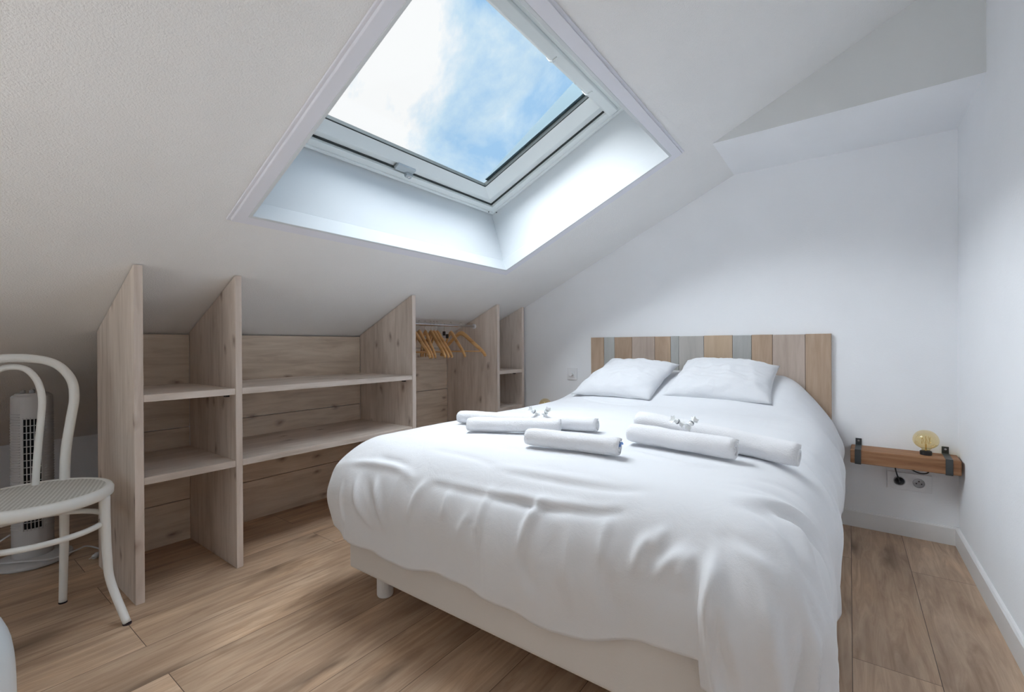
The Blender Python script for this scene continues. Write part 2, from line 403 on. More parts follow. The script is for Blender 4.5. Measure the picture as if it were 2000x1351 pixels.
# sloped ceiling with the roof-light opening
OX0, OX1, OY0, OY1 = -1.728, -.703, .745, 2.262
xs = [XK - .1, OX0, OX1, XR + .1]; ys = [YF - .1, OY0, OY1, 3.25]
cb = MB()
for i in range(3):
    for j in range(3):
        if i == 1 and j == 1: continue
        x0, x1, y0, y1 = xs[i], xs[i + 1], ys[j], ys[j + 1]
        vs = [(x0, y0, zc(x0)), (x1, y0, zc(x1)), (x1, y1, zc(x1)), (x0, y1, zc(x0))]
        vs += [(a - .012, b, c + .03) for a, b, c in vs]
        fs = [(3, 2, 1, 0), (4, 5, 6, 7)]
        if (i, j) == (1, 0): fs.append((2, 3, 7, 6))
        if (i, j) == (1, 2): fs.append((0, 1, 5, 4))
        if (i, j) == (0, 1): fs.append((1, 2, 6, 5))
        if (i, j) == (2, 1): fs.append((3, 0, 4, 7))
        cb.add(vs, fs)
struct(cb.build('ceiling', M['ceiling']))
# boxed-in soffit over the bed head
sx0 = (1.955 - CZ) / KC
sf = MB()
ys0 = lambda x: 2.418 - .055 * (x + .05)
zz = lambda x: 1.958 - .012 * (x - sx0)
a = [(sx0, ys0(sx0), 1.958), (XR, ys0(XR), zz(XR)), (XR, yw(XR), zz(XR)), (sx0, yw(sx0), 1.958)]
b = [(XR, ys0(XR), zc(XR)), (XR, yw(XR), zc(XR))]
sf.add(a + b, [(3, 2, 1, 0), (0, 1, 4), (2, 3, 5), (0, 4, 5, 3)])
sf.m[1] = 1                                      # the upright face's shade is put into its colour, darker than the underside
struct(sf.build('trim_1', [M['wall'], plain('soffit_face_shade', (.68, .695, .70), .85, .2, .015, .12, 140)]))
o = MB()
a2 = []
# baseboards
def board_back(x0, x1, name):
    poly = [(0, 0), (-.014, 0), (-.014, .078), (-.009, .084), (0, .084)]
    m = MB(); m.prism(poly, lambda p: (x0, yw(x0) + p[0], p[1]), lambda p: (x1, yw(x1) + p[0], p[1]))
    return struct(m.build(name, M['base_white']))
board_back(-2.09, XR, 'baseboard_back')
m = MB(); poly = [(0, 0), (-.014, 0), (-.014, .078), (-.009, .084), (0, .084)]
m.prism(poly, lambda p: (XR + p[0], YF, p[1]), lambda p: (XR + p[0], yw(XR), p[1]))
struct(m.build('baseboard_right', M['base_white']))

# ------------------------------------------------------------------ roof window (local frame: s up the slope, y, n out of the roof)
ES = Vector((1 / CN, 0, KC / CN)); EN = Vector((-KC / CN, 0, 1 / CN)); O0 = Vector((OX0, 0, zc(OX0)))
def SN(s, y, n): return O0 + ES * s + EN * n + Vector((0, y, 0))
SL = (OX1 - OX0) * CN                          # length of the opening along the slope
win = struct(bpy.data.objects.new('window_1', None)); COL.objects.link(win); win.location = SN(SL / 2, (OY0 + OY1) / 2, .3)
WO = win.location.copy()
def wbuild(mb, name, mat, parent=None, **k):
    mb.v = [tuple(Vector(v) - WO) for v in mb.v]
    return mb.build(name, mat, parent or win, **k)
NW = .387; S0, S1 = .062, SL - .09; Y0, Y1 = OY0 + .0, OY1 - .003
def ring(mb, s0, s1, y0, y1, n0, t0, t1, u0, u1, n1):
    """solid ring: outer rect s0..s1,y0..y1, inner rect t0..t1,u0..u1 between n0 and n1"""
    O = [(s0, y0), (s1, y0), (s1, y1), (s0, y1)]; I = [(t0, u0), (t1, u0), (t1, u1), (t0, u1)]
    vs = [SN(*p, n0) for p in O] + [SN(*p, n0) for p in I] + [SN(*p, n1) for p in O] + [SN(*p, n1) for p in I]
    fs = []
    for k in range(4):
        j = (k + 1) % 4
        fs += [(k, j, 4 + j, 4 + k), (8 + k, 12 + k, 12 + j, 8 + j), (4 + k, 4 + j, 12 + j, 12 + k), (k, 8 + k, 8 + j, j)]
    mb.add(vs, fs)
# lining boards of the shaft
lb = MB()
low = [SN(0, OY0, 0), SN(SL, OY0, 0), SN(SL, OY1, 0), SN(0, OY1, 0)]
up = [SN(S0, Y0, NW + .05), SN(S1, Y0, NW + .05), SN(S1, Y1, NW + .05), SN(S0, Y1, NW + .05)]
lb.add(low + up, [(k, (k + 1) % 4, 4 + (k + 1) % 4, 4 + k) for k in range(4)])
og = [SN(-.02, OY0 - .02, 0), SN(SL + .02, OY0 - .02, 0), SN(SL + .02, OY1 + .02, 0), SN(-.02, OY1 + .02, 0)]
ou = [SN(S0 - .02, Y0 - .02, NW + .05), SN(S1 + .02, Y0 - .02, NW + .05), SN(S1 + .02, Y1 + .02, NW + .05), SN(S0 - .02, Y1 + .02, NW + .05)]
lb.add(og + ou, [(4 + k, 4 + (k + 1) % 4, (k + 1) % 4, k) for k in range(4)])
wbuild(lb, 'shaft_lining', M['lining'])
lip = MB(); ring(lip, -.001, SL + .001, OY0 - .001, OY1 + .001, -.018, .011, SL - .011, OY0 + .011, OY1 - .011, .05)
wbuild(lip, 'inner_bead', M['lining'], bevel=.002)
cs = MB(); ring(cs, -.052, SL + .052, OY0 - .052, OY1 + .062, -.007, 0, SL, OY0, OY1, .0)
ring(cs, -.042, SL + .042, OY0 - .042, OY1 + .050, -.017, 0, SL, OY0, OY1, .0)
wbuild(cs, 'ceiling_casing', M['casing'], bevel=.002)
# fixed frame, dark joint, sash in two steps
fr = MB(); ring(fr, S0 - .01, S1 + .01, Y0 - .01, Y1 + .01, NW - .02, S0 + .044, S1 - .03, Y0 + .055, Y1 - .055, NW + .06)
ring(fr, S0 + .0, S1 + .0, Y0 + .0, Y1 + .0, NW - .03, S0 + .014, S1 - .014, Y0 + .018, Y1 - .018, NW)
wbuild(fr, 'fixed_frame', M['pvc'], bevel=.003)
gk = MB(); ring(gk, S0 + .040, S1 - .026, Y0 + .051, Y1 - .051, NW - .004, S0 + .051, S1 - .037, Y0 + .062, Y1 - .062, NW + .05)
wbuild(gk, 'dark_joint', M['gasket'])
sa = struct(bpy.data.objects.new('sash', None)); COL.objects.link(sa); sa.parent = win; del sa['kind']
s1 = MB(); ring(s1, S0 + .047, S1 - .033, Y0 + .058, Y1 - .058, NW + .004, S0 + .09, S1 - .05, Y0 + .125, Y1 - .125, NW + .05)
wbuild(s1, 'sash_outer_step', M['pvc'], sa, bevel=.003)
s2 = MB()                                        # inner step, its face bevelled towards the glass
_o = [(S0 + .085, Y0 + .118), (S1 - .045, Y0 + .118), (S1 - .045, Y1 - .118), (S0 + .085, Y1 - .118)]
_i = [(S0 + .134, Y0 + .205), (S1 - .078, Y0 + .205), (S1 - .078, Y1 - .198), (S0 + .134, Y1 - .198)]
_vs = [SN(*p, NW - .012) for p in _o] + [SN(*p, NW + .026) for p in _i] + [SN(*p, NW + .045) for p in _o] + [SN(*p, NW + .045) for p in _i]
_fs = []
for k in range(4):
    j = (k + 1) % 4; _fs += [(k, j, 4 + j, 4 + k), (8 + k, 12 + k, 12 + j, 8 + j), (4 + k, 4 + j, 12 + j, 12 + k), (k, 8 + k, 8 + j, j)]
s2.add(_vs, _fs)
wbuild(s2, 'sash_inner_step', M['pvc'], sa, bevel=.004)
g2 = MB(); ring(g2, S0 + .13, S1 - .074, Y0 + .2, Y1 - .194, NW + .024, S0 + .138, S1 - .084, Y0 + .209, Y1 - .202, NW + .046)
wbuild(g2, 'glazing_gasket', M['gasket'], sa)
pb = MB(); A, B_, C_, D_ = S0 + .12, S1 - .07, Y0 + .19, Y1 - .19
pb.add([SN(A, C_, NW + .040), SN(B_, C_, NW + .040), SN(B_, D_, NW + .040), SN(A, D_, NW + .040)], [(0, 1, 2, 3)])
wbuild(pb, 'pane', M['pane'], sa)
bl = MB()                                        # ventilation bar / blind box along the top edge
prof = [(S1 - .088, .002), (S1 - .084, -.022), (S1 - .074, -.034), (S1 - .034, -.034), (S1 - .026, -.026), (S1 - .026, .0)]
bl.prism(prof, lambda p: SN(p[0], Y0 + .05, NW + p[1]), lambda p: SN(p[0], Y1 - .035, NW + p[1]))
bo = wbuild(bl, 'ventilation_bar', M['pvc'], bevel=.003)
for yy in (Y1 - .30, Y1 - .62):
    q = MB(); q.prism([(S1 - .092, .0), (S1 - .088, -.025), (S1 - .075, -.039), (S1 - .05, -.039), (S1 - .05, -.02)], lambda p: SN(p[0], yy, NW + p[1]), lambda p: SN(p[0], yy + .012, NW + p[1]))
    wbuild(q, 'bar_clip', M['pvc'], bevel=.001)
lt = MB(); yl = 1.515                            # latch in the bottom rail
M4 = Matrix.Translation(SN(S0 + .07, yl, NW - .006)) @ Matrix(((ES.x, 0, EN.x, 0), (0, 1, 0, 0), (ES.z, 0, EN.z, 0), (0, 0, 0, 1)))
lt.box(-.018, .02, -.075, .035, -.014, .004, M4); lt.box(-.03, -.008, -.008, .03, -.030, -.004, M4)
lo = wbuild(lt, 'latch', plain('latch_grey', (.42, .47, .50), .35, .5), bevel=.003)
lt = MB(); lt.lathe([(0, -.034), (.007, -.034), (.008, -.02), (.008, 0)], 14, M4 @ Matrix.Translation((-.02, .012, 0))); wbuild(lt, 'latch_pin', M['chrome'], lo and win, smooth=True)
fl = MB()                                        # outside cladding fins, rising towards the ridge
for yb, sg in ((Y1 - .215, 1), (Y0 + .215, -1)):
    fl.prism([(S0 + .16, 0), (S1 - .05, 0), (S1 - .05, .10), (S0 + .16, .004)], lambda p: SN(p[0], yb, NW + .05 + p[1]), lambda p: SN(p[0], yb + .05 * sg, NW + .05 + p[1]))
wbuild(fl, 'outside_cladding', M['flash'])
of = MB(); ring(of, S0 - .06, S1 + .06, Y0 - .06, Y1 + .06, NW + .045, S0 + .12, S1 - .06, Y0 + .19, Y1 - .19, NW + .052); wbuild(of, 'outside_flashing', M['flash'])
for ss, yy, nn in ((S0 + .03, Y1 - .004, NW - .032), (S0 + .012, Y1 - .06, NW - .031)):
    q = MB(); q.lathe([(0, -.002), (.004, -.002), (.004, .002), (0, .002)], 10, Matrix.Translation(SN(ss, yy, nn))); wbuild(q, 'screw', M['gasket'])

# ------------------------------------------------------------------ built-in pine shelving under the slope
XF, XB = -2.106, -2.625
sh = thing('shelving_unit', 'whitewashed pine shelving unit with open bays, built in under the sloped ceiling', 'shelving', (XF, 1.75, 0))
def sb(mb, name, mat, **k):
    mb.v = [(v[0] - XF, v[1] - 1.75, v[2]) for v in mb.v]; return mb.build(name, mat, sh, **k)
PAN = [(.512, .540), (.856, .882), (1.835, 1.863), (2.655, 2.685), (2.975, 3.003)]
for y0, y1 in PAN:
    poly = [(XB, 0), (XF, 0), (XF, zc(XF) - .003), (XB, zc(XB) - .003)]
    m = MB(); m.prism(poly, lambda p: (p[0], y0, p[1]), lambda p: (p[0], y1, p[1]))
    m.m[3] = 1
    p_ = sb(m, 'side_panel', [M['pine_z'], M['pine_edge']], bevel=.0015)
def shelf(y0, y1, zt, th=.027, xf=XF - .003):
    m = MB(); m.box(XB + .002, xf, y0, y1, zt - th, zt); return sb(m, 'shelf', M['pine_y'], bevel=.0015)
for zt in (.771, .462):
    shelf(.5405, .8555, zt); shelf(.8825, 1.8345, zt)
for zt in (.757, .475): shelf(2.6855, 2.9745, zt)
def back(y0, y1, joints, top=1.012, x=XB):
    m = MB(); js = [0.0] + joints + [top]
    for a_, b_ in zip(js[:-1], js[1:]): m.box(x - .018, x - .001, y0, y1, a_ + .002, b_ - .002)
    return sb(m, 'back_panel', M['pine_back'])
back(.541, .855, [.20, .555]); back(.8835, 1.834, [.215, .565]); back(1.864, 2.654, [.21, .60, .93]); back(2.6865, 2.974, [.21, .60])
for y, z in ((.845, .744), (1.822, .744), (2.955, .73), (.55, .435), (.893, .435)):
    m = MB(); m.box(XF - .075, XF - .055, y - .008, y + .008, z - .012, z); sb(m, 'shelf_support', M['black'])
m = MB(); m.tube([(-2.33, 1.8635, 1.095), (-2.33, 2.6545, 1.095)], .0095, 20); sb(m, 'clothes_rail', M['chrome'], smooth=False)
for y in (1.869, 2.649):
    m = MB(); m.lathe([(0, -.005), (.019, -.005), (.019, .004), (.012, .006), (0, .006)], 20, Matrix.Translation((-2.33, y, 1.095)) @ Matrix.Rotation(PI / 2, 4, 'X')); sb(m, 'rail_socket', M['plastic_white'])

# ------------------------------------------------------------------ wooden hangers
def make_hanger():
    r = thing('coat_hanger', 'x', 'hanger', (0, 0, 0), 0, 'wooden hangers on the clothes rail')
    # local: x across, z up, origin at rail axis
    top = []; pts = [(-.215, -.236), (-.19, -.200), (-.10, -.128), (-.04, -.082), (0, -.066), (.04, -.082), (.10, -.128), (.19, -.200), (.215, -.236)]
    path = smooth_path([(p[0], .018 * (abs(p[0]) / .215) ** 2, p[1]) for p in pts], 5)
    n = len(path); rr = [.011 + .006 * (1 - abs(2 * i / (n - 1) - 1)) for i in range(n)]
    m = MB(); m.tube(path, rr, 10, flat=(1.0, .55)); m.build('shoulder_bar', M['hanger'], r, smooth=True)
    m = MB(); m.tube([(-.185, .006, -.200), (.185, .006, -.200)], .0045, 8); m.build('trouser_bar', M['hanger'], r, smooth=True)
    hp = [(.0, 0, -.062), (0, 0, -.035), (.004, 0, -.022)]
    for k in range(13):
        a = -PI / 2 + .25 + k * (1.25 * PI) / 12
        hp.append((.0125 * math.cos(a), 0, .0125 * math.sin(a) + .0015))
    m = MB(); m.tube(hp, .0015, 8); m.build('hook', M['chrome'], r, smooth=True)
    return r
h0 = make_hanger()
HL = [('rightmost wooden hanger on the rail, nearest the white rail socket', 2.50, .06),
      ('wooden hanger hanging by itself just left of the rightmost one', 2.395, -.42),
      ('front wooden hanger of the tight bunch in the middle of the rail', 2.255, -.38),
      ('second wooden hanger of the tight bunch, right behind its front one', 2.226, -.39),
      ('third wooden hanger of the tight bunch, behind the other two', 2.197, -.40),
      ('wooden hanger at the left of the bunch, swung inward toward the back boards', 2.145, -.52),
      ('wooden hanger half hidden by the third shelf panel, swung inward', 2.09, -.42),
      ('leftmost wooden hanger, mostly hidden behind the shelf panel', 2.04, -.30)]
for i, (lab, y, rz) in enumerate(HL):
    h = h0 if i == 0 else copy_tree(h0)
    h.location = (-2.33, y, 1.106); h.rotation_euler = (0, 0, rz); h['label'] = lab
ck = thing('trouser_clip', 'small black clip hooked on the rail between the wooden hangers', 'clip', (-2.33, 2.325, 1.095))
m = MB(); m.box(-.012, .012, -.004, .004, -.075, -.045); m.build('jaw', M['black'], ck, bevel=.002)
m = MB(); m.box(.02, .044, -.004, .004, -.095, -.065); m.build('jaw', M['black'], ck, bevel=.002)
m = MB(); m.tube([(0, 0, -.045), (0, 0, -.012), (.010, 0, 0), (.006, 0, .0105), (-.008, 0, .008)], .0014, 6); m.build('hook', M['chrome'], ck, smooth=True)
m = MB(); m.tube([(-.02, 0, -.06), (.06, 0, -.095)], .0014, 6); m.build('cross_wire', M['chrome'], ck, smooth=True)

# ------------------------------------------------------------------ bed
bed = thing('bed', 'low double bed with a pale upholstered base on short white legs', 'bed', (-.77, 1.95, 0))
def bb(mb, name, mat, **k):
    mb.v = [(v[0] + .77, v[1] - 1.95, v[2]) for v in mb.v]; return mb.build(name, mat, bed, **k)
m = MB(); m.box(-1.47, -.088, .975, 2.88, .142, .36); bb(m, 'base', M['bedbase'], bevel=.012, seg=3)
m = MB(); m.box(-1.455, -.085, .995, 2.875, .362, .54); bb(m, 'mattress', M['mattress'], bevel=.04, seg=4)
for x, y in ((-1.425, 1.10), (-.13, 1.10), (-1.425, 2.7), (-.13, 2.7), (-.77, 1.9)):
    m = MB(); m.lathe([(.0, 0), (.028, 0), (.031, .006), (.031, .141), (0, .141)], 24, Matrix.Translation((x, y, 0))); bb(m, 'leg', M['base_white'], smooth=False, bevel=.002)

# ------------------------------------------------------------------ duvet draped over the mattress
XL, XRi, YFt, RR = -1.425, -.242, 1.150, .215
def hem_len(x, y, ang, side):
    """cloth length past the flat top, by where it leaves it"""
    foot = .465 + .015 * np.sin(9 * x) - .05 * sstep(-.6, -.3, x)
    cornr = .46 + .30 * sstep(.10, .70, ang) - .10 * sstep(1.15, 1.57, ang)
    cornl = .46 - .02 * np.sin(ang * 2)
    right = .66 - .12 * sstep(1.4, 2.6, y)
    left = .47 + 0 * y
    return foot, cornr, cornl, right, left
def duvet_points(nu1=56, nui=150, nv1=60, nvi=180):
    us = np.concatenate([-np.linspace(1, 0, nu1, endpoint=False), np.linspace(0, 1, nui), 1 + np.linspace(0, 1, nu1 + 1)[1:]])
    vs = np.concatenate([-np.linspace(1, 0, nv1, endpoint=False), np.linspace(0, 1, nvi)])
    U, V = np.meshgrid(us, vs)
    bx = XL + (XRi - XL) * np.clip(U, 0, 1); by = YFt + (2.92 - YFt) * np.clip(V, 0, 1)
    du = np.where(U < 0, -U, np.where(U > 1, U - 1, 0)); dv = np.where(V < 0, -V, 0)
    side = np.where(U < 0, -1, np.where(U > 1, 1, 0))
    t = np.maximum(du, dv); ang = np.arctan2(du, dv + 1e-9)          # 0 = foot, pi/2 = side
    foot, cr_, cl_, rg, lf = hem_len(bx, by, ang, side)
    L = np.where(side == 0, foot, np.where(dv == 0, np.where(side > 0, rg, lf), np.where(side > 0, cr_, cl_)))
    dist = t * L
    thm = np.where(side > 0, 1.63, np.where(side < 0, 1.57 + .33 * np.sin(np.clip(ang, 0, 1.57)), 1.62))
    th = np.minimum(dist / RR, thm); ex = np.maximum(dist - RR * thm, 0)
    h = RR * np.sin(th) + ex * np.cos(thm); drop = RR * (1 - np.cos(th)) + ex * np.sin(thm)
    dx = side * np.sin(ang) * (t > 0); dy = -np.cos(ang) * (t > 0)
    corner = np.sin(2 * ang) ** 2 * (side != 0) * (dv > 0)
    h = h * (1 + corner * np.where(side > 0, .20, .12))
    X = bx + dx * h; Y = by + dy * h
    Z = .605 - drop
    # puff of the flat top, and the mound over the covered pillows
    Z = Z + .012 * np.sin(np.clip(U, 0, 1) * PI) * np.clip(1 - drop * 6, 0, 1)
    mx = sstep(-.03, -.31, X) * sstep(-1.60, -1.30, X)
    Z = Z + .165 * sstep(2.40, 2.90, Y) * mx
    return U, V, X, Y, Z, drop, ang, side
STROKES = [
    (-0.015, 0.0096, [(-1.02, 0.978, 0.524), (-0.83, 0.98, 0.528), (-0.718, 0.982, 0.53), (-0.623, 0.984, 0.532), (-0.48, 0.998, 0.546), (-0.433, 1.007, 0.555)]),
    (0.009, 0.0112, [(-1.036, 0.987, 0.536), (-0.837, 0.985, 0.535), (-0.726, 0.992, 0.543), (-0.623, 0.994, 0.545), (-0.488, 1.003, 0.551), (-0.44, 1.018, 0.564)]),
    (-0.009, 0.008, [(-0.822, 1.042, 0.586), (-0.655, 1.045, 0.586), (-0.488, 1.053, 0.588), (-0.401, 1.072, 0.595)]),
    (0.006, 0.016, [(-0.83, 1.056, 0.594), (-0.671, 1.059, 0.594), (-0.496, 1.067, 0.595)]),
    (-0.006, 0.008, [(-1.131, 1.073, 0.598), (-0.957, 1.069, 0.599), (-0.861, 1.056, 0.594)]),
    (0.021, 0.0112, [(-0.639, 0.995, 0.545), (-0.647, 0.985, 0.533), (-0.663, 0.956, 0.485), (-0.671, 0.939, 0.431)]),
    (0.015, 0.0096, [(-0.814, 0.995, 0.546), (-0.814, 0.96, 0.494), (-0.814, 0.939, 0.434)]),
    (0.0165, 0.0104, [(-1.068, 0.976, 0.521), (-1.084, 0.952, 0.477), (-1.092, 0.936, 0.414)]),
    (0.018, 0.0096, [(-1.298, 0.965, 0.501), (-1.258, 0.939, 0.432), (-1.227, 0.937, 0.352)]),
    (0.0165, 0.0096, [(-1.385, 0.956, 0.484), (-1.354, 0.936, 0.414), (-1.298, 0.937, 0.339)]),
    (0.012, 0.008, [(-1.462, 0.945, 0.455), (-1.451, 0.935, 0.386), (-1.425, 0.938, 0.328)]),
    (-0.012, 0.0096, [(-1.338, 0.958, 0.489), (-1.298, 0.938, 0.426), (-1.258, 0.937, 0.352)]),
    (0.015, 0.0096, [(-1.555, 0.987, 0.495), (-1.369, 0.991, 0.535), (-1.195, 0.993, 0.541), (-1.131, 0.979, 0.524)]),
    (-0.0105, 0.008, [(-1.338, 1.012, 0.557), (-1.211, 1.004, 0.552), (-1.155, 0.988, 0.536)]),
    (0.0105, 0.0096, [(-0.456, 0.994, 0.542), (-0.456, 0.959, 0.491), (-0.448, 0.945, 0.457)]),
    (0.018, 0.0104, [(-0.353, 0.985, 0.529), (-0.369, 0.963, 0.498), (-0.377, 0.945, 0.457)]),
    (0.0135, 0.0096, [(-0.329, 1.0, 0.546), (-0.337, 0.969, 0.508)]),
    (0.0165, 0.0112, [(-0.274, 0.98, 0.522), (-0.306, 0.96, 0.492), (-0.329, 0.946, 0.458)]),
    (0.0165, 0.0112, [(-0.258, 0.976, 0.517), (-0.274, 0.962, 0.494), (-0.282, 0.947, 0.462)]),
    (0.0195, 0.016, [(-0.213, 0.97, 0.51), (-0.216, 0.95, 0.472), (-0.231, 0.936, 0.413)]),
    (0.012, 0.0096, [(-0.861, 0.951, 0.473), (-0.885, 0.936, 0.413)]),
    (0.012, 0.0096, [(-0.957, 0.971, 0.514), (-0.957, 0.943, 0.448)]),
    (-0.0105, 0.0128, [(-0.806, 0.939, 0.433), (-0.798, 0.94, 0.29)]),
    (-0.012, 0.016, [(-0.655, 0.937, 0.422), (-0.631, 0.937, 0.341)]),
    (-0.012, 0.016, [(-0.44, 0.942, 0.443), (-0.433, 0.937, 0.349)]),
    (0.012, 0.016, [(-0.544, 0.962, 0.496), (-0.536, 0.936, 0.412), (-0.52, 0.938, 0.319)]),
    (-0.019, 0.0161, [(-0.193, 1.093, 0.596), (-0.142, 1.127, 0.581), (-0.093, 1.18, 0.545), (-0.051, 1.209, 0.488), (-0.029, 1.17, 0.421), (-0.024, 1.074, 0.406)]),
    (0.019, 0.0161, [(-0.191, 1.138, 0.599), (-0.14, 1.19, 0.579), (-0.084, 1.249, 0.536), (-0.041, 1.288, 0.467)]),
    (-0.019, 0.0138, [(-0.15, 1.101, 0.584), (-0.102, 1.091, 0.555), (-0.07, 1.043, 0.516), (-0.048, 1.017, 0.468), (-0.037, 1.011, 0.429)]),
    (0.019, 0.0161, [(-0.138, 1.139, 0.578), (-0.096, 1.129, 0.549), (-0.058, 1.086, 0.507)]),
    (0.0228, 0.0149, [(-0.089, 1.007, 0.516), (-0.076, 0.995, 0.493), (-0.055, 0.984, 0.442), (-0.044, 0.987, 0.388), (-0.051, 0.984, 0.334)]),
    (-0.0266, 0.0149, [(-0.068, 1.007, 0.493), (-0.048, 0.995, 0.442), (-0.041, 0.992, 0.388), (-0.044, 0.996, 0.321)]),
    (0.0228, 0.0138, [(-0.067, 1.027, 0.504), (-0.042, 1.019, 0.455), (-0.033, 1.014, 0.416), (-0.035, 1.007, 0.361)]),
    (-0.019, 0.0161, [(-0.091, 0.956, 0.45), (-0.099, 0.942, 0.383), (-0.089, 0.951, 0.325)]),
    (0.019, 0.0184, [(-0.113, 0.955, 0.47), (-0.119, 0.936, 0.403), (-0.099, 0.946, 0.332)]),
    (-0.0152, 0.0161, [(-0.126, 0.941, 0.441), (-0.13, 0.935, 0.36), (-0.131, 0.938, 0.315)]),
    (0.021, 0.028, [(-0.206, 0.963, 0.499), (-0.174, 0.934, 0.421), (-0.154, 0.933, 0.358), (-0.145, 0.937, 0.308)]),
    (-0.012, 0.0096, [(-0.165, 1.773, 0.591), (-0.089, 1.743, 0.541), (-0.043, 1.674, 0.473), (-0.027, 1.595, 0.379)]),
    (0.009, 0.008, [(-0.623, 1.407, 0.615), (-0.385, 1.328, 0.609), (-0.207, 1.427, 0.602)]),
    (-0.006, 0.008, [(-0.242, 1.209, 0.605), (-0.162, 1.259, 0.589), (-0.101, 1.298, 0.553)]),
    (-0.006, 0.008, [(-0.23, 1.288, 0.605), (-0.151, 1.358, 0.585), (-0.093, 1.397, 0.545)]),
    (0.012, 0.0112, [(-0.199, 0.998, 0.545), (-0.141, 0.993, 0.533), (-0.099, 0.978, 0.495)]),
    (-0.012, 0.0112, [(-0.219, 1.006, 0.551), (-0.151, 1.002, 0.544), (-0.093, 0.992, 0.506)]),
    (-0.0105, 0.008, [(-1.433, 2.564, 0.629), (-1.052, 2.376, 0.615), (-0.822, 2.455, 0.623)]),
    (0.009, 0.008, [(-1.467, 1.981, 0.601), (-1.242, 1.931, 0.611), (-1.123, 2.089, 0.614)]),
]
def duvet_mesh():
    U, V, X, Y, Z, drop, ang, side_ = duvet_points()
    P = np.stack([X, Y, Z], -1)
    gu = np.gradient(P, axis=1); gv = np.gradient(P, axis=0)
    N = np.cross(gu, gv); N /= np.linalg.norm(N, axis=-1, keepdims=True) + 1e-12
    D = np.zeros_like(X)
    for amp, wid, pts in STROKES:
        S = [np.array(p, float) for p in smooth_path([(a, b, c) for a, b, c in pts], 6)]
        best = np.full(X.shape, 9.); tt = np.zeros_like(X); n = len(S)
        for i in range(n - 1):
            a_, b_ = S[i], S[i + 1]; ab = b_ - a_; L2 = ab @ ab + 1e-12
            q = np.clip(((P - a_) @ ab) / L2, 0, 1); d = np.linalg.norm(P - (a_ + q[..., None] * ab), axis=-1)
            w = d < best; best = np.where(w, d, best); tt = np.where(w, (i + q) / (n - 1), tt)
        fade = np.sin(np.clip(tt, 0.04, .96) * PI) ** .6
        D += amp * np.exp(-(best / wid) ** 2) * fade
    hang = sstep(.06, .30, drop)
    # soft vertical waves where the cloth hangs
    D += hang * (.007 * np.sin(X * 17 + 1.0 + 2 * np.sin(X * 5)) + .004 * np.sin(X * 41 + Y * 9))
    rc = (side_ > 0) * (V < 0) * sstep(.02, .22, drop)               # folds fanning out of the right foot corner
    for k, (c, a_, w_) in enumerate(((.20, .020, .05), (.38, -.014, .05), (.52, .017, .045), (.70, -.016, .05), (.86, .020, .05), (1.05, -.014, .05), (1.22, .016, .05), (1.42, -.012, .05))):
        D += rc * a_ * np.exp(-((ang + .10 * np.sin(drop * 9 + k) - c) / w_) ** 2)
    # fine gathered creases below the foot edge
    gz = sstep(.03, .09, drop) * sstep(.30, .14, drop)
    q = X * 46 + 3.0 * np.sin(X * 6.5) + 14 * drop * np.sin(X * 4 + 1)
    D += gz * .0042 * (1 - np.abs(np.sin(q))) ** 2 * (.5 + .5 * np.sin(X * 11 + 2)) * (side_ <= 0)
    side = sstep(-.16, -.04, X) * sstep(.05, .25, drop)
    D += side * (.009 * np.sin(Y * 15 + Z * 5) + .005 * np.sin(Y * 33 - Z * 8))
    for _ in range(2):                              # soften the folds a little
        E_ = np.pad(D, 1, mode='edge'); D = .4 * D + .15 * (E_[:-2, 1:-1] + E_[2:, 1:-1] + E_[1:-1, :-2] + E_[1:-1, 2:])
    nz = np.zeros_like(D)
    for i in range(D.shape[0]):
        for j in range(D.shape[1]):
            p = Vector((X[i, j], Y[i, j], Z[i, j]))
            nz[i, j] = mnoise.noise(p * 4.2) * .010 + mnoise.noise(Vector((p.x * 7, p.y * 13, p.z * 9))) * .0045 + mnoise.noise(Vector((p.x * 22, p.y * 30, p.z * 14))) * .0013
    D += nz * (.45 + .75 * sstep(.0, .15, drop))
    P = P + N * D[..., None]
    h, w = X.shape
    vs = [tuple(p) for p in P.reshape(-1, 3)]
    fs = [(i * w + j, i * w + j + 1, (i + 1) * w + j + 1, (i + 1) * w + j) for i in range(h - 1) for j in range(w - 1)]
    return vs, fs
if not globals().get('SKIP_DUVET'):
    dvs, dfs = duvet_mesh()
    m = MB(); m.add(dvs, dfs)
    dv = m.build('duvet', M['duvet'], None, smooth=True)
    so = dv.modifiers.new('thick', 'SOLIDIFY'); so.thickness = .012; so.offset = -1; so.use_rim = True
    tag(dv, 'white cotton duvet draped over the whole bed, hanging lowest at the right foot corner', 'duvet')

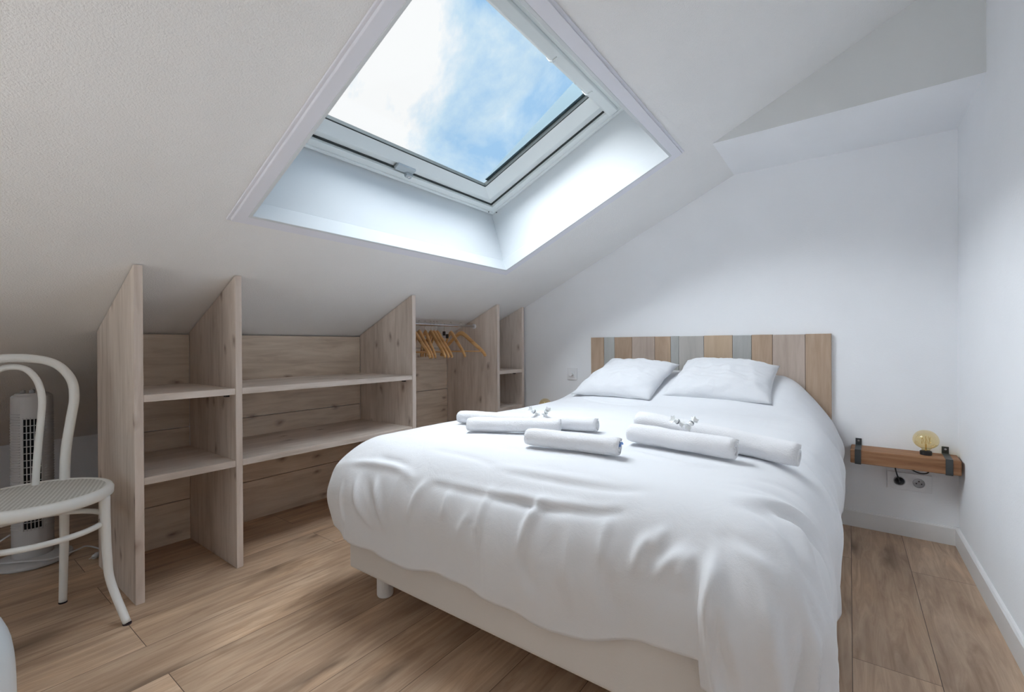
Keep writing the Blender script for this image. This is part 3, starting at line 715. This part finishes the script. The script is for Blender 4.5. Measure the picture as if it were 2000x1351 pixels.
# ------------------------------------------------------------------ pillows
def pillow(name, quad, thick, label, seed):
    """quad: bottom-left, bottom-right, top-right, top-left (seam plane)"""
    BLq, BRq, TRq, TLq = [Vector(q) for q in quad]
    nrm = (BRq - BLq).cross(TLq - BLq).normalized(); n = 46; m = MB(); vs = []
    for sgn in (1, -1):
        for i in range(n + 1):
            for j in range(n + 1):
                u, v = j / n, i / n
                a_, b_ = 2 * u - 1, 2 * v - 1
                pin = .035 * (1 - abs(a_) ** 2) * abs(b_) ** 3; pin2 = .03 * (1 - abs(b_) ** 2) * abs(a_) ** 3
                uu = u + (-pin2 if a_ > 0 else pin2); vv = v + (-pin if b_ > 0 else pin)
                p = (BLq * (1 - uu) + BRq * uu) * (1 - vv) + (TLq * (1 - uu) + TRq * uu) * vv
                e = max(0, (1 - abs(a_) ** 2.6)) ** .55 * max(0, (1 - abs(b_) ** 2.6)) ** .55
                w = mnoise.noise(Vector((u * 4 + seed, v * 4, sgn))) * .014 + mnoise.noise(Vector((u * 11 + seed, v * 7, sgn))) * .007 + (1 - abs(mnoise.noise(Vector((u * 5 + v * 3 + seed, v * 9 - u * 2, 9))))) ** 6 * .007
                hgt = thick * e * (.62 if sgn > 0 else .25)
                hgt += w * min(1, e * 2.0) + mnoise.noise(Vector((u * 6 + seed, v * 6, 5))) * .006 * (1 if sgn > 0 else 1)
                if sgn < 0: hgt = -thick * e * .25 + mnoise.noise(Vector((u * 6 + seed, v * 6, 5))) * .006
                vs.append(p + nrm * hgt)
    N1 = (n + 1) ** 2; fs = []
    for i in range(n):
        for j in range(n):
            k = i * (n + 1) + j
            fs.append((k, k + 1, k + n + 2, k + n + 1)); fs.append((N1 + k, N1 + k + n + 1, N1 + k + n + 2, N1 + k + 1))
    m.add(vs, fs)
    o = m.build(name, M['pillow'], None, smooth=True)
    import bmesh
    b = bmesh.new(); b.from_mesh(o.data); bmesh.ops.remove_doubles(b, verts=b.verts, dist=.0006); b.to_mesh(o.data); b.free()
    return tag(o, label, 'pillow')
pillow('pillow', [(-1.40, 2.50, .640), (-.893, 2.49, .637), (-.822, 2.815, .826), (-1.285, 2.84, .838)], .13, 'white square pillow on the left, lying nearer the shelves', 1.3)
pillow('pillow', [(-.858, 2.57, .655), (-.305, 2.55, .650), (-.30, 2.84, .828), (-.792, 2.87, .852)], .13, 'white pillow on the right, nearer the globe lamp beside the bed', 4.1)

# ------------------------------------------------------------------ rolled towels
def towel_roll(p0, p1, r, label, turns=2.6, squash=.86, seed=0, stripe=False, group=None):
    p0, p1 = Vector(p0), Vector(p1); L = (p1 - p0).length
    prof = []; nt = int(turns * 26); th = .85 * (r * .80) / turns
    for k in range(nt + 1):
        q = k / nt; a = -2 * PI * turns * (1 - q) + 2.2; rad = r * .16 + (r * .84) * q
        prof.append((a, rad))
    rows = 26; m = MB(); vs = []
    for i in range(rows + 1):
        s = i / rows
        edge = 1 - .10 * (max(0, abs(2 * s - 1) - .86) / .14) ** 2
        for inner in (0, 1):
            for (a, rad) in prof:
                rr = (rad - th * inner) if inner else rad
                rr = max(rr, .002) * edge
                w = mnoise.noise(Vector((math.cos(a) * 1.5 + seed, math.sin(a) * 1.5, s * L * 14))) * .003
                x = (rr + w) * math.cos(a); z = (rr + w) * math.sin(a) * squash
                sx = s * L + (.003 * math.sin(rad * 90 + seed) if i in (0, rows) else 0)
                vs.append(Vector((x, sx, z)))
    n = nt + 1; fs = []
    idx = lambda i, inn, k: i * 2 * n + inn * n + k
    for i in range(rows):
        for k in range(n - 1):
            fs.append((idx(i, 0, k), idx(i, 0, k + 1), idx(i + 1, 0, k + 1), idx(i + 1, 0, k)))
            fs.append((idx(i, 1, k), idx(i + 1, 1, k), idx(i + 1, 1, k + 1), idx(i, 1, k + 1)))
        fs.append((idx(i, 0, 0), idx(i + 1, 0, 0), idx(i + 1, 1, 0), idx(i, 1, 0)))
        fs.append((idx(i, 0, n - 1), idx(i, 1, n - 1), idx(i + 1, 1, n - 1), idx(i + 1, 0, n - 1)))
    for k in range(n - 1):
        fs.append((idx(0, 0, k), idx(0, 1, k), idx(0, 1, k + 1), idx(0, 0, k + 1)))
        fs.append((idx(rows, 0, k), idx(rows, 0, k + 1), idx(rows, 1, k + 1), idx(rows, 1, k)))
    d = (p1 - p0).normalized(); sidev = d.cross(Vector((0, 0, 1))).normalized(); upv = sidev.cross(d)
    R4 = Matrix(((sidev.x, d.x, upv.x, p0.x), (sidev.y, d.y, upv.y, p0.y), (sidev.z, d.z, upv.z, p0.z), (0, 0, 0, 1)))
    m.add([R4 @ v for v in vs], fs)
    mid = (p0 + p1) / 2
    if stripe:
        t = thing('rolled_towel', label, 'towel', mid, 0, group)
        m.v = [tuple(Vector(v) - mid) for v in m.v]; m.build('roll', M['terry'], t, smooth=True)
        q = MB()
        for i in range(10):
            a = .6 + i * .25; rad = r * .42
        pts = [(rad_ * math.cos(a_), L + .0015, rad_ * math.sin(a_) * squash) for a_, rad_ in [(.4 + i * .28, r * (.36 + .02 * i)) for i in range(9)]]
        q.tube([R4 @ Vector(p) - mid for p in pts], .0028, 8); q.build('blue_label', M['bluestripe'], t, smooth=True)
        return t
    return tag(m.build('rolled_towel', M['terry'], None, smooth=True, origin=mid), label, 'towel', group)
GT = 'rolled white towels on the duvet'
_dv = np.array(dvs); _top = _dv[(_dv[:, 2] > .5)]
def bed_z(x, y, rad=.035):
    d = (_top[:, 0] - x) ** 2 + (_top[:, 1] - y) ** 2
    return float(_top[d < rad * rad][:, 2].mean())
def lay(x0, y0, x1, y1, r, label, **k):
    z0, z1 = bed_z(x0, y0), bed_z(x1, y1); zm = bed_z((x0 + x1) / 2, (y0 + y1) / 2)
    lift = max(0, zm - (z0 + z1) / 2)
    return towel_roll((x0, y0, z0 + lift + r * .80), (x1, y1, z1 + lift + r * .80), r, label, group=GT, **k)
lay(-1.355, 1.447, -.765, 1.575, .035, 'long rolled white towel at the back of the left trio, poking out furthest left', seed=1)
lay(-1.195, 1.325, -.868, 1.480, .035, 'middle rolled white towel of the left trio', seed=2)
lay(-.850, 1.232, -.545, 1.272, .036, 'front rolled white towel of the left trio, with blue label showing in its end', seed=3, stripe=True)
lay(-.600, 1.480, -.265, 1.445, .041, 'front rolled white towel of the right pair', seed=4, turns=2.2)
lay(-.615, 1.590, -.118, 1.545, .047, 'longer rolled white towel behind, at the bed\'s right, with open spiral end', seed=5, turns=2.0)

def sweet(loc, rz, label, tilt=.4):
    loc = (loc[0], loc[1], loc[2] + bed_z(loc[0], loc[1]))
    t = thing('wrapped_sweet', label, 'sweet', loc, rz, 'twist-wrapped sweets on the towels')
    t.rotation_euler = (0, tilt, rz)
    m = MB(); prof = [(0, -.009), (.006, -.008), (.0085, -.003), (.0085, .003), (.006, .008), (0, .009)]
    m.lathe(prof, 9, Matrix.Rotation(PI / 2, 4, 'Y')); m.build('sweet_body', M['wrapper'], t)
    for sg in (-1, 1):
        q = MB(); ring_ = []
        for k in range(10):
            a = 2 * PI * k / 10; r_ = .0105 + (.0045 if k % 2 else 0)
            ring_.append((sg * (.019 + (.003 if k % 2 else 0)), r_ * math.cos(a), r_ * math.sin(a)))
        q.add([(sg * .0085, .002 * math.cos(2 * PI * k / 10), .002 * math.sin(2 * PI * k / 10)) for k in range(10)] + ring_, [(k, (k + 1) % 10, 10 + (k + 1) % 10, 10 + k) for k in range(10)])
        q.build('twisted_end', M['wrapper'], t)
    q = MB(); q.lathe([(.0088, -.0022), (.0090, 0), (.0088, .0022)], 9, Matrix.Rotation(PI / 2, 4, 'Y')); q.build('dark_band', M['candy'], t)
    return t
sweet((-1.01, 1.505, .072), 1.2, 'left white wrapped sweet on the left group of towels', .5)
sweet((-.955, 1.512, .072), -.6, 'right white wrapped sweet on the left group of towels', -.5)
sweet((-.45, 1.508, .086), .9, 'left white wrapped sweet on the right pair of towels', .4)
sweet((-.405, 1.503, .086), 1.2, 'right white wrapped sweet on the right pair of towels', -.5)

# ------------------------------------------------------------------ headboard
hb = thing('headboard', 'low headboard of upright brown, tan and grey wooden planks behind the bed', 'headboard', (-.79, yw(-.79), .2), WROT)
HX = [-1.503, -1.399, -1.318, -1.189, -1.03, -.925, -.873, -.72, -.557, -.455, -.348, -.191, -.074]
HM = ['hb_brown', 'hb_blue', 'hb_brown', 'hb_mauve', 'hb_brown', 'hb_blue', 'hb_grey', 'hb_tan', 'hb_blue', 'hb_brown', 'hb_mauve', 'hb_brown']
HLAB = {'hb_blue': 'blue-grey plank', 'hb_grey': 'warm grey plank', 'hb_mauve': 'greyish brown plank', 'hb_tan': 'tan plank'}
for i in range(12):
    m = MB(); x0, x1 = HX[i] + .79, HX[i + 1] + .79
    m.box(x0 + .0008, x1 - .0008, -.024, -.002, 0, .80 + .001 * math.sin(i * 3))
    o = m.build('plank', M[HM[i]], hb, bevel=.0015)
    if HM[i] in HLAB: o['label'] = HLAB[HM[i]]

# ------------------------------------------------------------------ beam bedside shelves with globe lamps
def bedside(xc, label):
    t = thing('bedside_shelf', label, 'shelf', (xc, yw(xc), .358), WROT)
    m = MB(); m.box(-.198, .198, -.152, -.004, 0, .066); m.build('beam', M['beam'], t, bevel=.004, seg=2)
    for x in (-.168, .158):
        m = MB(); hw = .0125; th_ = .003
        m.box(x - hw, x + hw, -.155, -.152, -.003, .069)
        m.box(x - hw, x + hw, -.155, -.001, .066, .069)
        m.box(x - hw, x + hw, -.004, -.001, .066, .100)
        m.box(x - hw, x + hw, -.155, -.001, -.003, 0)
        st = m.build('steel_strap', M['black_metal'], t, bevel=.0008)
        q = MB(); q.lathe([(0, -.003), (.005, -.003), (.006, 0), (0, 0)], 12, Matrix.Translation((x, -.004, .088)) @ Matrix.Rotation(-PI / 2, 4, 'X')); q.build('bolt', M['chrome'], st)
    return t
bs1 = bedside(.206, 'reddish brown beam shelf with black steel straps, right of the bed')
bs2 = bedside(-1.83, 'matching beam shelf mostly hidden behind the left side of the bed')
def globe(x, y, z, label):
    t = thing('globe_lamp', label, 'lamp', (x, y, z))
    m = MB(); m.lathe([(0, 0), (.021, 0), (.022, .003), (.022, .017), (.018, .020), (0, .020)], 28); m.build('lamp_holder', M['black'], t)
    prof = [(.0145, .019), (.0155, .026), (.020, .031), (.034, .040), (.0440, .053), (.0475, .069), (.044, .086), (.034, .102), (.018, .1125), (0, .1155)]
    pr = smooth_path([(a_, 0, b_) for a_, b_ in prof], 4)
    m = MB(); m.lathe([(max(0, p.x), p.z) for p in pr], 40); b = m.build('bulb', M['amber'], t, smooth=True); b['label'] = 'amber glass globe bulb'
    m = MB(); m.tube([(0, 0, .02), (0, 0, .05)], .003, 8)
    pts = [(.016 * math.cos(k * .9), .016 * math.sin(k * .9), .05 + (.035 if k % 2 else 0)) for k in range(15)]
    m.tube(pts, .0006, 5); m.tube([(0, 0, .05), (0, 0, .088)], .0011, 6); m.build('filament', M['filament'], b)
    return t
globe(.288, yw(.288) - .082, .4242, 'amber globe bulb lamp on the beam shelf right of the bed')
globe(-1.868, yw(-1.868) - .082, .4242, 'amber globe bulb lamp just peeking over the duvet on the left')

# sockets, switch
so_ = thing('double_socket', 'white double wall socket under the right bedside shelf', 'socket', (.234, yw(.234), .269), WROT)
m = MB(); m.box(-.083, .083, -.012, 0, -.042, .042); m.build('plate', M['plastic_white'], so_, bevel=.0015)
for i, x in enumerate((-.036, .036)):
    q = MB(); q.lathe([(.0225, 0), (.0235, -.004), (.0215, -.005), (.020, .002), (0, .002)], 32, Matrix.Translation((x, -.012, 0)) @ Matrix.Rotation(-PI / 2, 4, 'X')); so2 = q.build('socket_ring', plain('socket_grey', (.62, .63, .66), .4, .4), so_)
    for dx, dz in ((-.0095, -.002), (.0095, -.002), (0, .009)):
        if i: q = MB(); q.lathe([(0, -.0005), (.0028, -.0005), (.0028, .001)], 12, Matrix.Translation((x + dx, -.0145, dz)) @ Matrix.Rotation(PI / 2, 4, 'X')); q.build('pin_hole', M['black'], so2)
pc = thing('power_plug', 'black plug and cord in the left socket under the bedside shelf', 'plug', (.198, yw(.198) - .0165, .269), WROT)
m = MB(); m.lathe([(0, 0), (.0185, 0), (.019, .003), (.016, .012), (.007, .022), (0, .024)], 24, Matrix.Rotation(PI / 2, 4, 'X')); m.build('plug_body', M['black'], pc, smooth=False, bevel=.001)
m = MB(); m.tube(smooth_path([(0, -.022, 0), (-.002, -.045, .012), (-.012, -.062, .045), (-.018, -.068, .075), (-.020, -.070, .0885)], 6), .003, 8); m.build('cord', M['black'], pc, smooth=True)
cl = tag(MB().tube(smooth_path([(.226, yw(.22) - .09, .3575), (.242, yw(.22) - .095, .345), (.268, yw(.22) - .10, .3365), (.292, yw(.22) - .095, .341), (.300, yw(.22) - .09, .3575)], 6), .0028, 8).build('lamp_cord', M['black'], None, smooth=True), 'short loop of black lamp cord under the right bedside shelf', 'cord')
sw = thing('wall_switch', 'white square wall switch with round dimmer knob, left of the headboard', 'switch', (-1.672, yw(-1.672), .730), WROT)
m = MB(); m.box(-.043, .043, -.009, 0, -.043, .043); m.build('plate', M['plastic_white'], sw, bevel=.003)
m = MB(); m.box(-.026, .026, -.011, -.008, -.026, .026); m.build('insert', M['plastic_white'], sw, bevel=.001)
m = MB(); m.lathe([(.0, -.022), (.014, -.022), (.016, -.019), (.017, 0), (0, 0)], 28, Matrix.Translation((0, -.010, 0)) @ Matrix.Rotation(-PI / 2, 4, 'X')); m.build('knob', M['plastic_white'], sw, bevel=.001)

# ------------------------------------------------------------------ bentwood chair
CHX, CHY, CHR = -2.193, .268, math.radians(10)
ch = thing('bentwood_chair', 'white painted bentwood chair with a round woven seat, in front of the tower fan', 'chair', (CHX, CHY, 0), CHR)
RS = .201
m = MB(); prof = [(RS - .028, .424), (RS - .008, .424), (RS - .001, .430), (RS, .448), (RS - .006, .459), (RS - .016, .462), (RS - .030, .455), (RS - .030, .430)]
m.lathe(prof + [prof[0]], 72); m.f = [f for f in m.f if len(f) == 4]; m.build('seat_rim', M['white_metal'], ch, smooth=True)
m = MB(); m.lathe([(0, .444), (RS - .029, .448), (RS - .022, .4585), (RS - .032, .4575), (0, .4545)], 64); m.f = [f for f in m.f if len(f) == 4]; m.build('cane_seat', M['cane'], ch)
def lleg(a0, r0, a1, r1, bend):
    c0, s0, c1, s1_ = math.cos(a0), math.sin(a0), math.cos(a1), math.sin(a1)
    top = Vector((c0 * r0, s0 * r0, 0)); foot = Vector((c1 * r1, s1_ * r1, 0)); d = foot - top
    pts = [top + d * f + Vector((0, 0, z)) for f, z in ((0, .430), (.03 * bend, .33), (.10 * bend, .22), (.26 * bend, .135), (1, .004))]
    P_ = smooth_path(pts, 7); n = len(P_); m = MB(); m.tube(P_, [.0150 - .0035 * i / n for i in range(n)], 16)
    o = m.build('leg', M['white_metal'], ch, smooth=True)
    q = MB(); q.lathe([(0, 0), (.0125, 0), (.0125, .005), (0, .005)], 16, Matrix.Translation(foot)); q.build('foot_cap', M['foot_black'], o)
R_ = math.radians
for sg in (1, -1):
    lleg(sg * R_(45), .190, sg * R_(34), .278, 1.0)
    lleg(sg * R_(139), .186, sg * R_(141), .186, 2.0)
bx_, by_ = .188 * math.cos(R_(139)), .188 * math.sin(R_(139))
def hoop(half, x0, lean, name, r):
    pts = [(a_, b_) for a_, b_ in half] + [(-a_, b_) for a_, b_ in half[::-1]]
    P_ = smooth_path([(x0 - lean * (b_ - half[0][1]), a_, b_) for a_, b_ in pts], 8)
    m = MB(); m.tube(P_, r, 16); return m.build(name, M['white_metal'], ch, smooth=True)
hoop([(by_, .44), (.130, .56), (.148, .68), (.160, .76), (.152, .83), (.112, .887), (.045, .911)], bx_, .06, 'back_hoop', .0148)
hoop([(.048, .45), (.056, .56), (.068, .68), (.074, .76), (.066, .82), (.045, .862), (.018, .880)], bx_ - .01, .07, 'inner_hoop', .0105)
m = MB(); m.tube([(.180 * math.cos(k * PI / 30), .180 * math.sin(k * PI / 30), .337) for k in range(60)], .0095, 12, closed=True); m.build('stretcher_ring', M['white_metal'], ch, smooth=True)
m = MB()
for a_ in (45, -45):
    c_, s_ = math.cos(math.radians(a_)), math.sin(math.radians(a_))
    q = MB(); q.lathe([(0, 0), (.004, 0), (.005, .004), (0, .006)], 10, Matrix.Translation((c_ * .172, s_ * .172 + (.004 if a_ > 0 else -.004), .349))); q.build('screw', M['chrome'], ch)

# ------------------------------------------------------------------ tower fan
fn = thing('tower_fan', 'pale grey tower fan standing behind the white chair', 'fan', (-2.93, .352, 0), math.radians(-7))
m = MB(); m.lathe([(0, 0), (.125, 0), (.130, .006), (.128, .016), (.095, .028), (.07, .034), (0, .034)], 56); m.build('base', M['fan'], fn, smooth=False, bevel=.002)
m = MB(); m.lathe([(0, .03), (.066, .03), (.067, .06), (.067, .70), (.066, .735), (.060, .742), (0, .742)], 56); m.build('body', M['fan'], fn, bevel=.001)
m = MB(); m.lathe([(0, .742), (.056, .742), (.054, .748), (.045, .750), (0, .750)], 48); cp = m.build('control_panel', M['fan'], fn)
for x, y in ((.018, -.028), (.018, .028), (-.015, 0), (.032, 0)):
    q = MB(); q.lathe([(0, .75), (.0105, .75), (.009, .762), (0, .763)], 18, Matrix.Translation((x, y, 0))); q.box(x - .010, x + .010, y - .0018, y + .0018, .762, .766); q.build('knob', M['fan_knob'], cp)
m = MB(); A0 = math.radians(24); nseg = 12                       # dark cavity
for i in range(nseg):
    a0, a1 = -A0 + 2 * A0 * i / nseg, -A0 + 2 * A0 * (i + 1) / nseg
    m.add([(.0676 * math.cos(a0), .0676 * math.sin(a0), .16), (.0676 * math.cos(a1), .0676 * math.sin(a1), .16), (.0676 * math.cos(a1), .0676 * math.sin(a1), .64), (.0676 * math.cos(a0), .0676 * math.sin(a0), .64)], [(0, 1, 2, 3)])
m.build('air_outlet', M['fan_dark'], fn)
m = MB()
for k in range(17):
    z = .16 + .48 * k / 16; m.tube([(.0695 * math.cos(-A0 + 2 * A0 * i / 10), .0695 * math.sin(-A0 + 2 * A0 * i / 10), z) for i in range(11)], .0019, 6)
for k in range(6):
    a0 = -A0 + 2 * A0 * k / 5; m.tube([(.0698 * math.cos(a0), .0698 * math.sin(a0), .155), (.0698 * math.cos(a0), .0698 * math.sin(a0), .645)], .0021, 6)
m.build('outlet_grille', M['fan'], fn, smooth=True)
for sg in (-1, 1):
    m = MB()
    for k in range(44):
        z = .16 + .50 * k / 43
        a0, a1 = sg * math.radians(34), sg * math.radians(80)
        m.tube([(.0678 * math.cos(a0 + (a1 - a0) * i / 6), .0678 * math.sin(a0 + (a1 - a0) * i / 6), z) for i in range(7)], .0024, 6)
    m.build('side_ribs', M['fan'], fn, smooth=True)
m = MB(); m.tube(smooth_path([(-.02, -.07, .13), (.0, -.115, .10), (.03, -.135, .05), (.05, -.11, .040), (.10, -.03, .038), (.128, .05, .03), (.11, .13, .035), (.07, .17, .03), (.09, .215, .008), (.14, .222, .005), (.165, .205, .006)], 8), .0034, 8); m.build('power_cord', M['plug_white'], fn, smooth=True)
m = MB(); m.tube([(.160, .21, .010), (.172, .198, .012), (.188, .186, .011)], [.008, .012, .010], 12); m.tube([(.186, .19, .011), (.202, .180, .011)], .002, 6); m.tube([(.184, .182, .011), (.199, .171, .011)], .002, 6); m.build('plug', M['plug_white'], fn, smooth=True)

# ------------------------------------------------------------------ pale tub chair cut by the frame's lower left corner
tc_ = thing('tub_chair', 'pale glossy rounded seat shell cut off by the photo\'s lower left corner', 'chair', (-1.335, -.12, 0), 0)
m = MB(); prof = smooth_path([(.0, 0, .0), (.19, 0, .0), (.235, 0, .02), (.252, 0, .14), (.255, 0, .28), (.249, 0, .38), (.226, 0, .435), (.19, 0, .45), (.16, 0, .42), (.13, 0, .33), (.0, 0, .315)], 4)
m.lathe([(max(0, p.x), p.z) for p in prof], 64); m.build('shell', M['tub'], tc_, smooth=True)
m = MB(); m.lathe([(0, .318), (.118, .322), (.126, .338), (.11, .352), (0, .36)], 40); m.build('seat_pad', M['plastic_white'], tc_, smooth=True)
